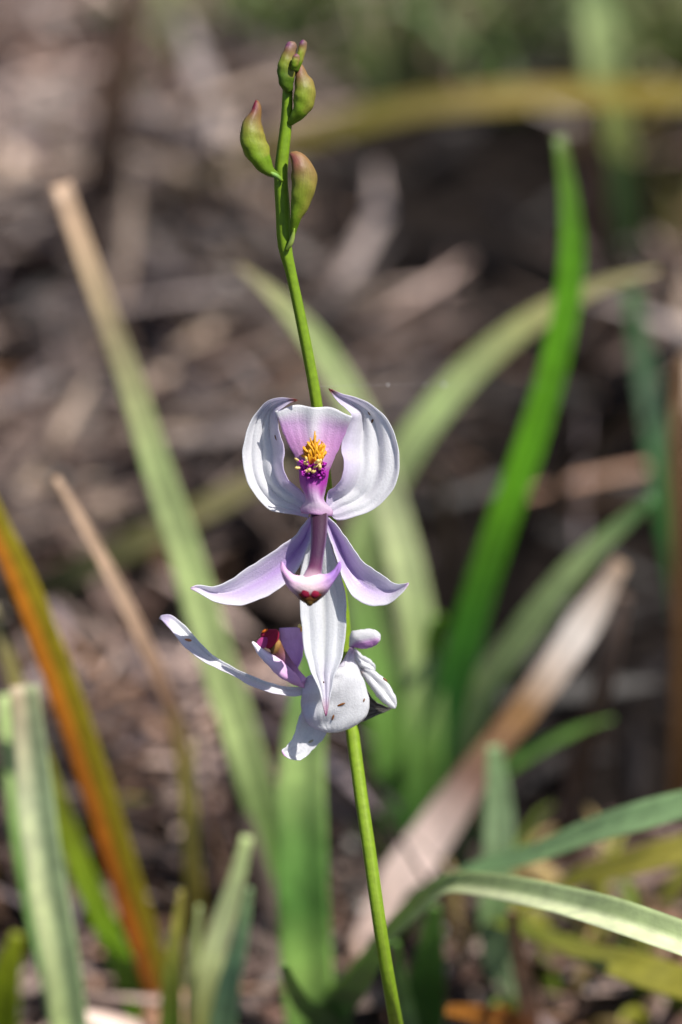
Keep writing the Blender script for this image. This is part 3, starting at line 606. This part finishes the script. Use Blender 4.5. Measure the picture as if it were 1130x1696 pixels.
for i in range(14):
    x0, y0 = 518+rng.uniform(-13, 16), 780+rng.uniform(-8, 6)
    a = rng.uniform(-1, 1); x1 = x0 + a*14; y1 = y0 - rng.uniform(0, 15) + 2
    if i < 5: x1, y1 = [(493, 762), (495, 775), (530, 776), (526, 766), (508, 762)][i]
    x1 = min(max(x1, 492), 538); y1 = max(y1, 752)
    c1 = 54+rng.uniform(-4, 14)
    q = spline(np.array([(x0, y0, 34, 2.0), ((x0+x1)/2, (y0+y1)/2, 48, 1.7), (x1, y1, c1, 1.6)]), 6)
    W = np.array([P(r[0], r[1], -r[2]*1e-4) for r in q]); v, f, s, t = tube_geo(W, q[:, 3]*1e-4, 6); J.add(v, f, MAG*1.3)
    kr = rng.uniform(1.8, 3.0)
    dx, dy = unit(np.array([x1-x0, y1-y0]))*1.0
    q = spline(np.array([(x1-dx*2, y1-dy*2, c1-1, .9), (x1-dx, y1-dy, c1, 2.0), (x1+dx*1.5, y1+dy*1.5, c1+1, kr), (x1+dx*4+rng.uniform(-1.5, 1.5), y1+dy*4+rng.uniform(-1, 1), c1+2, kr*1.15), (x1+dx*6, y1+dy*6, c1+3, .5)]), 9)
    W = np.array([P(r[0], r[1], -r[2]*1e-4) for r in q]); v, f, s, t = tube_geo(W, q[:, 3]*1e-4, 8); J.add(v, f, YP*rng.uniform(.8, 1.05))
for i in range(60):
    x0, y0 = 519+rng.uniform(-17, 20), 781+rng.uniform(-12, 8)
    x1, y1 = x0+rng.uniform(-8, 5), y0+rng.uniform(-7, 6)
    q = spline(np.array([(x0, y0, 34, 2.2), ((x0+x1)/2, (y0+y1)/2, 46, 2.0), (x1, y1, 50+rng.uniform(0, 7), 1.9), (x1, y1, 55, .5)]), 7)
    W = np.array([P(r[0], r[1], -r[2]*1e-4) for r in q]); v, f, s, t = tube_geo(W, q[:, 3]*1e-4, 6); J.add(v, f, MAG*rng.uniform(.9, 1.5))
be = J.build('beard', M_hair, fl, SB); be['kind'] = 'stuff'; be['label'] = 'orange and yellow bristles on a magenta foot'
# column
tube('column', [(529, 842, 22, 13), (529, 852, 34, 14.5), (529, 872, 48, 13.5), (528, 895, 60, 12.5), (525, 920, 70, 11.5), (522, 940, 76, 12), (518, 955, 80, 15), (514, 968, 80, 17), (512, 978, 78, 12)], M_flesh,
     lambda s, t: mix(ramp(s, [(0, lin(90, 64, 64)), (.15, np.array([.045, .015, .036])), (.6, np.array([.055, .018, .055])), (.76, np.array([.13, .035, .09])), (.9, np.array([.74, .5, .6])), (1, np.array([.7, .45, .5]))]), LAV, .5*np.clip(np.abs(np.cos(t*2*math.pi))-.86, 0, 1)*5), n=40, ns=18, flat=.7, parent=fl, origin=SB)
sheet('column_wing', [(466, 930, 92), (475, 942, 86), (489, 953, 82), (503, 954, 84), (520, 950, 86), (538, 952, 84), (552, 945, 86), (563, 929, 92)],
      [(466, 932, 92), (467, 950, 88), (474, 967, 82), (490, 985, 82), (512, 1001, 84), (535, 988, 82), (553, 962, 82), (563, 946, 88), (565, 931, 92)],
      M_flesh, lambda s, t: mix(ramp(s, [(0, PINK), (.2, np.array([.72, .42, .66])), (.4, np.array([.78, .6, .66])), (.5, np.array([.8, .62, .64])), (.62, np.array([.74, .5, .66])), (.8, LAV2), (1, LAV2)]), lin(92, 56, 26), np.exp(-((s-.5)/.17)**4)*np.clip((t-.5)*5, 0, 1)),
      n=48, m=19, bulge=lambda s, t: 10*4*t*(1-t)*np.clip(np.minimum(s*4, (1-s)*4), 0, 1), th=8, parent=fl, origin=SB)
J = Join()
def blob(J, x, y, c, rx, ry, rc, col, col2=None, ang=0.0):
    n, ns = 12, 14
    ph = np.linspace(-math.pi/2, math.pi/2, n); an = np.linspace(0, 2*math.pi, ns, endpoint=False)
    X = rx*np.cos(ph)[:, None]*np.cos(an)[None]; Cc = rc*np.cos(ph)[:, None]*np.sin(an)[None]; Yy = ry*np.sin(ph)[:, None]*np.ones(ns)[None]
    ca, sa = math.cos(ang), math.sin(ang); X2 = X*ca - Yy*sa; Y2 = X*sa + Yy*ca
    c = c + SHIFT[0]
    v = np.array([P(x+a, y+b, -(c+d)*1e-4) for a, b, d in zip(X2.ravel(), Y2.ravel(), Cc.ravel())])
    f = [(i*ns+j, i*ns+(j+1) % ns, (i+1)*ns+(j+1) % ns, (i+1)*ns+j) for i in range(n-1) for j in range(ns)]
    s = np.repeat(np.linspace(0, 1, n), ns)
    J.add(v, f, col if col2 is None else mix(np.broadcast_to(col, (len(v), 3)), np.broadcast_to(col2, (len(v), 3)), s*1.6-.5))
blob(J, 507, 982, 94.5, 8.5, 8, 4, RED*.7, None, -.35); blob(J, 521, 982, 94.5, 8.5, 8, 4, RED*.8, None, .35); blob(J, 514, 984, 92, 19, 8, 4.5, lin(120, 44, 26), None, 0); blob(J, 513, 995, 89, 7, 9, 5, lin(84, 62, 26), None, 0)
blob(J, 513, 989, 90, 14, 9, 5.5, lin(96, 34, 24), lin(94, 74, 30)); blob(J, 505, 972, 93, 12, 3, 4, np.array([.8, .6, .72]), None, .12); blob(J, 524, 972, 93, 12, 3, 4, np.array([.8, .6, .72]), None, -.2)
J.build('anther', M_flesh, fl, SB)['label'] = 'dark red two lobed anther with olive rim'
def marks(items, parent):
    """small brown flecks laid on the tissue itself"""
    from mathutils.bvhtree import BVHTree
    vs, ps = [], []
    for ch in COL.objects:
        if ch.parent is parent and ch.name.split('.')[0] in ('petal', 'sepal', 'lip'):
            o = len(vs); vs += [Vector(SB) + v_.co for v_ in ch.data.vertices]; ps += [tuple(o+i for i in p_.vertices) for p_ in ch.data.polygons]
    tree = BVHTree.FromPolygons(vs, ps)
    for (x, y, c, ln, wd, ang, colr) in items:
        hit = tree.ray_cast(Vector(CAM), Vector(unit(P(x, y) - CAM)))[0]
        if hit is not None: c = -((np.array(hit) - CAM) @ V - D)*1e4 - SHIFT[0]
        J = Join(); blob(J, x, y, c, ln, wd, 1.6, colr, None, ang); J.build('brown_mark', M_hair, parent, SB)
BM = lin(130, 82, 40)
marks([(457, 725, 14, 5, 1.5, 1.2, BM), (616, 698, 2, 4.5, 2, -1.0, BM), (611, 685, 8, 3.5, 1.3, .9, lin(140, 110, 90)), (536, 1130, 12, 1.6, 1.6, 0, lin(90, 50, 40)), (541, 885, -8, 1.6, 2.2, 0, lin(110, 60, 50))], fl)

# ---- lower flower, seen from its side and back
SHIFT[0] = -52.0
f2 = tube('flower', [(580, 1120, -46, 8), (572, 1112, -25, 9), (560, 1112, -12, 10), (545, 1118, -6, 12), (525, 1128, -4, 12), (508, 1136, -2, 8)], M_flesh, lambda s, t: ramp(s, [(0, lin(170, 160, 140)), (.3, WHITE), (1, WHITE)]), n=20, ns=14, parent=orchid, origin=SB)
f2['label'] = 'lower flower turned aside with a long sepal reaching out'
wh = lambda s, t: mix(np.broadcast_to(WHITE, s.shape+(3,)), LAV, .18*np.clip((t-.6)*2.5, 0, 1))
sheet('sepal', [(507, 1138, 0), (480, 1137, 4), (460, 1134, 6), (417, 1120, 10), (379, 1101, 12), (343, 1077, 12), (308, 1038, 10), (285, 1019, 8), (268, 1019, 4), (264, 1023, 2)],
      [(507, 1150, 8), (484, 1153, 16), (452, 1147, 22), (417, 1136, 26), (382, 1117, 28), (343, 1098, 28), (308, 1073, 26), (282, 1042, 20), (270, 1029, 8), (265, 1025, 2)],
      M_petal, lambda s, t: mix(wh(s, t), LAV, .5*np.exp(-((s-.95)/.05)**2)), n=56, m=17, bulge=folds(-9, 1, 2), th=5, parent=f2, origin=SB)
# rounded white back petal with ripples
sheet('petal', [(580, 1072, -28), (570, 1092, -4), (560, 1104, 10), (534, 1112, 16), (508, 1122, 14), (500, 1150, 12), (500, 1178, 10), (512, 1200, 10), (536, 1211, 10), (552, 1212, 10)],
      [(584, 1072, -28), (587, 1093, -6), (596, 1113, 10), (606, 1136, 14), (612, 1163, 14), (609, 1180, 12), (599, 1194, 12), (582, 1205, 10), (566, 1211, 10), (553, 1212, 10)],
      M_petal, lambda s, t: mix(mix(np.broadcast_to(WHITE, s.shape+(3,)), LAV, .3*np.clip(.3-t, 0, .3)/.3), PINK, .7*np.clip(.22-s, 0, .22)/.22), n=56, m=29,
      bulge=lambda s, t: (17*4*t*(1-t) + 5.0*np.sin(2*math.pi*(s*5.5+t))*np.clip(.62-t, 0, .6)*1.8 + 3*np.sin(s*9+t*7))*np.clip(np.minimum(s*5, (1-s)*3), 0, 1)**.6, th=6, parent=f2, origin=SB)
sheet('sepal', [(505, 1160, -8), (497, 1184, -8), (491, 1205, -4), (484, 1225, 0), (474, 1237, 6), (467, 1242, 10), (468, 1247, 12)],
      [(552, 1190, -8), (546, 1204, -8), (535, 1223, -4), (519, 1241, 0), (500, 1257, 6), (484, 1258, 10), (471, 1252, 12)],
      M_petal, lambda s, t: mix(mix(np.broadcast_to(WHITE, s.shape+(3,)), LAV, .35*np.clip(.4-s, 0, .4)/.4), PINK, .9*np.clip((s-.93)*14, 0, 1)), n=40, m=21, bulge=folds(-8, 1, 2), th=5, parent=f2, origin=SB)
# column of the lower flower: two lilac wings and dark keel
sheet('column_wing', [(504, 1134, 8), (494, 1118, 4), (480, 1098, 2), (470, 1080, 0), (464, 1060, -2), (463, 1040, -4)],
      [(506, 1130, 10), (492, 1110, 6), (500, 1092, 0), (502, 1072, -6), (503, 1055, -8), (499, 1039, -10)],
      M_flesh, lambda s, t: mix(ramp(s, [(0, PINK), (.4, np.array([.62, .32, .68])), (1, np.array([.66, .42, .74]))]), PURP, .55*np.clip(.25-t, 0, .25)*4), n=36, m=17, bulge=dome(-8), th=7, parent=f2, origin=SB)
sheet('column_wing', [(504, 1140, 14), (484, 1133, 18), (462, 1120, 22), (444, 1102, 26), (428, 1084, 28), (417, 1064, 28)],
      [(503, 1128, 12), (488, 1112, 10), (472, 1096, 10), (456, 1086, 12), (438, 1076, 18), (419, 1062, 27)],
      M_flesh, lambda s, t: mix(ramp(s, [(0, np.array([.7, .34, .55])), (.3, PINK), (.7, np.array([.78, .66, .82])), (1, WHITE)]), PURP, .5*np.clip((t-.8), 0, .2)*5), n=36, m=17, bulge=dome(6), th=7, parent=f2, origin=SB)
tube('column', [(503, 1130, 10, 8), (488, 1112, 8, 7.5), (474, 1094, 8, 8), (462, 1078, 10, 10), (452, 1064, 12, 12), (446, 1056, 12, 8)], M_flesh, lambda s, t: ramp(s, [(0, PINK), (.3, PURP*1.2), (.7, lin(110, 70, 60)), (1, lin(120, 90, 50))]), n=26, ns=14, parent=f2, origin=SB)
J = Join(); blob(J, 450, 1058, 20, 11, 18, 9, RED*.8, RED*1.2, .5); blob(J, 436, 1064, 22, 9, 15, 7, np.array([.33, .03, .16]), np.array([.5, .1, .3]), .9); blob(J, 445, 1050, 22, 14, 8, 6, RED*.8, None, -.2); blob(J, 439, 1045, 26, 6, 2.5, 3, lin(190, 96, 30), None, -.5); blob(J, 457, 1072, 19, 7, 13, 6, lin(150, 112, 60), lin(110, 80, 50), .5)
J.build('anther', M_flesh, f2, SB)['label'] = 'dark red anther with orange crest'
# right hand side petals of the lower flower
def rim(col, a=.8): return lambda s, t: mix(np.broadcast_to(WHITE, s.shape+(3,)), col, a*np.clip((t-.45)*4, 0, 1)*np.clip((.95-s)*8, 0, 1))
sheet('petal', [(578, 1070, -30), (580, 1052, -22), (586, 1045, -16), (603, 1042, -12), (620, 1043, -10), (629, 1049, -10), (630, 1056, -10)],
      [(582, 1074, -30), (590, 1073, -24), (598, 1074, -18), (610, 1074, -12), (621, 1069, -10), (628, 1063, -10), (630, 1058, -10)],
      M_petal, rim(np.array([.55, .18, .58])), n=30, m=15, bulge=dome(5), th=4, parent=f2, origin=SB)
sheet('lip', [(580, 1072, -30), (590, 1076, -22), (602, 1086, -18), (614, 1093, -16), (621, 1101, -16), (622, 1110, -16)],
      [(582, 1086, -30), (588, 1098, -22), (595, 1108, -16), (605, 1114, -14), (615, 1115, -14), (621, 1113, -16)],
      M_petal, lambda s, t: mix(np.broadcast_to(WHITE, s.shape+(3,)), PINK, .6*np.clip(.3-s, 0, .3)*3), n=26, m=15, bulge=folds(4, 3, 2), th=4, parent=f2, origin=SB)
sheet('petal', [(588, 1098, -24), (604, 1104, -14), (622, 1112, -10), (640, 1128, -6), (652, 1146, -4), (657, 1162, -2), (656, 1172, 0)],
      [(588, 1104, -24), (600, 1118, -18), (611, 1134, -12), (621, 1149, -8), (631, 1160, -4), (643, 1170, -2), (654, 1174, 0)],
      M_petal, lambda s, t: mix(np.broadcast_to(WHITE, s.shape+(3,)), lin(150, 90, 60), .8*np.exp(-((s-.13)/.06)**2)*np.clip(t*2, 0, 1)), n=36, m=17, bulge=folds(4, 2.5, 1.5), th=4, parent=f2, origin=SB)
wp = sheet('petal', [(592, 1108, -30), (602, 1132, -32), (614, 1152, -32), (626, 1164, -30), (642, 1171, -26), (650, 1172, -24)],
      [(584, 1120, -34), (586, 1150, -36), (590, 1180, -36), (598, 1195, -34), (622, 1186, -28), (649, 1174, -24)],
      M_petal, lambda s, t: mix(np.broadcast_to(lin(120, 116, 112), s.shape+(3,)), lin(60, 54, 50), .7*(np.sin(t*26) > .2)), n=30, m=29, bulge=dome(-6), th=3, parent=f2, origin=SB)
wp['label'] = 'withered grey petal with dark veins'
marks([(565, 1167, 44, 7.5, 2, -.35, BM), (552, 1187, 43, 6.5, 1.7, -1.3, BM), (603, 1160, 22, 3.5, 1.4, -1.2, BM), (311, 1060, 18, 7, 2.4, .15, lin(200, 130, 80)), (515, 1228, 2, 5, 2, -.5, lin(190, 180, 150)), (638, 1126, 4, 5, 2, .7, BM)], f2)
J = Join(); blob(J, 496, 1037, -2, 3, 3.5, 3, YP*.9, None); blob(J, 499, 1042, -4, 1.5, 5, 1.5, YO, None); J.build('beard', M_hair, f2, SB)

SHIFT[0] = 0.0
# ---- a strand of spider silk with dew specks from the stem to the bright blade
J = Join()
W = spline(np.array([P(520, 640, .004), P(640, 637.5, .03), P(735, 637, .06), P(903, 640, .128)]), 40)
v, f, s, t = tube_geo(W, np.full(40, 1.4e-5), 5); J.add(v, f, np.array([.6, .6, .6]))
for x, y, k, r in [(643, 637.4, .031, 1.5), (735, 637, .06, 2.2), (705, 637, .05, 1)]: blob(J, x, y, -k*1e4, r, r, r, np.array([.9, .9, .9]))
tag(J.build('spider_silk', M_silk, None, W[0]), 'fine strand of spider silk with bright specks beside the upper flower', 'spider silk')
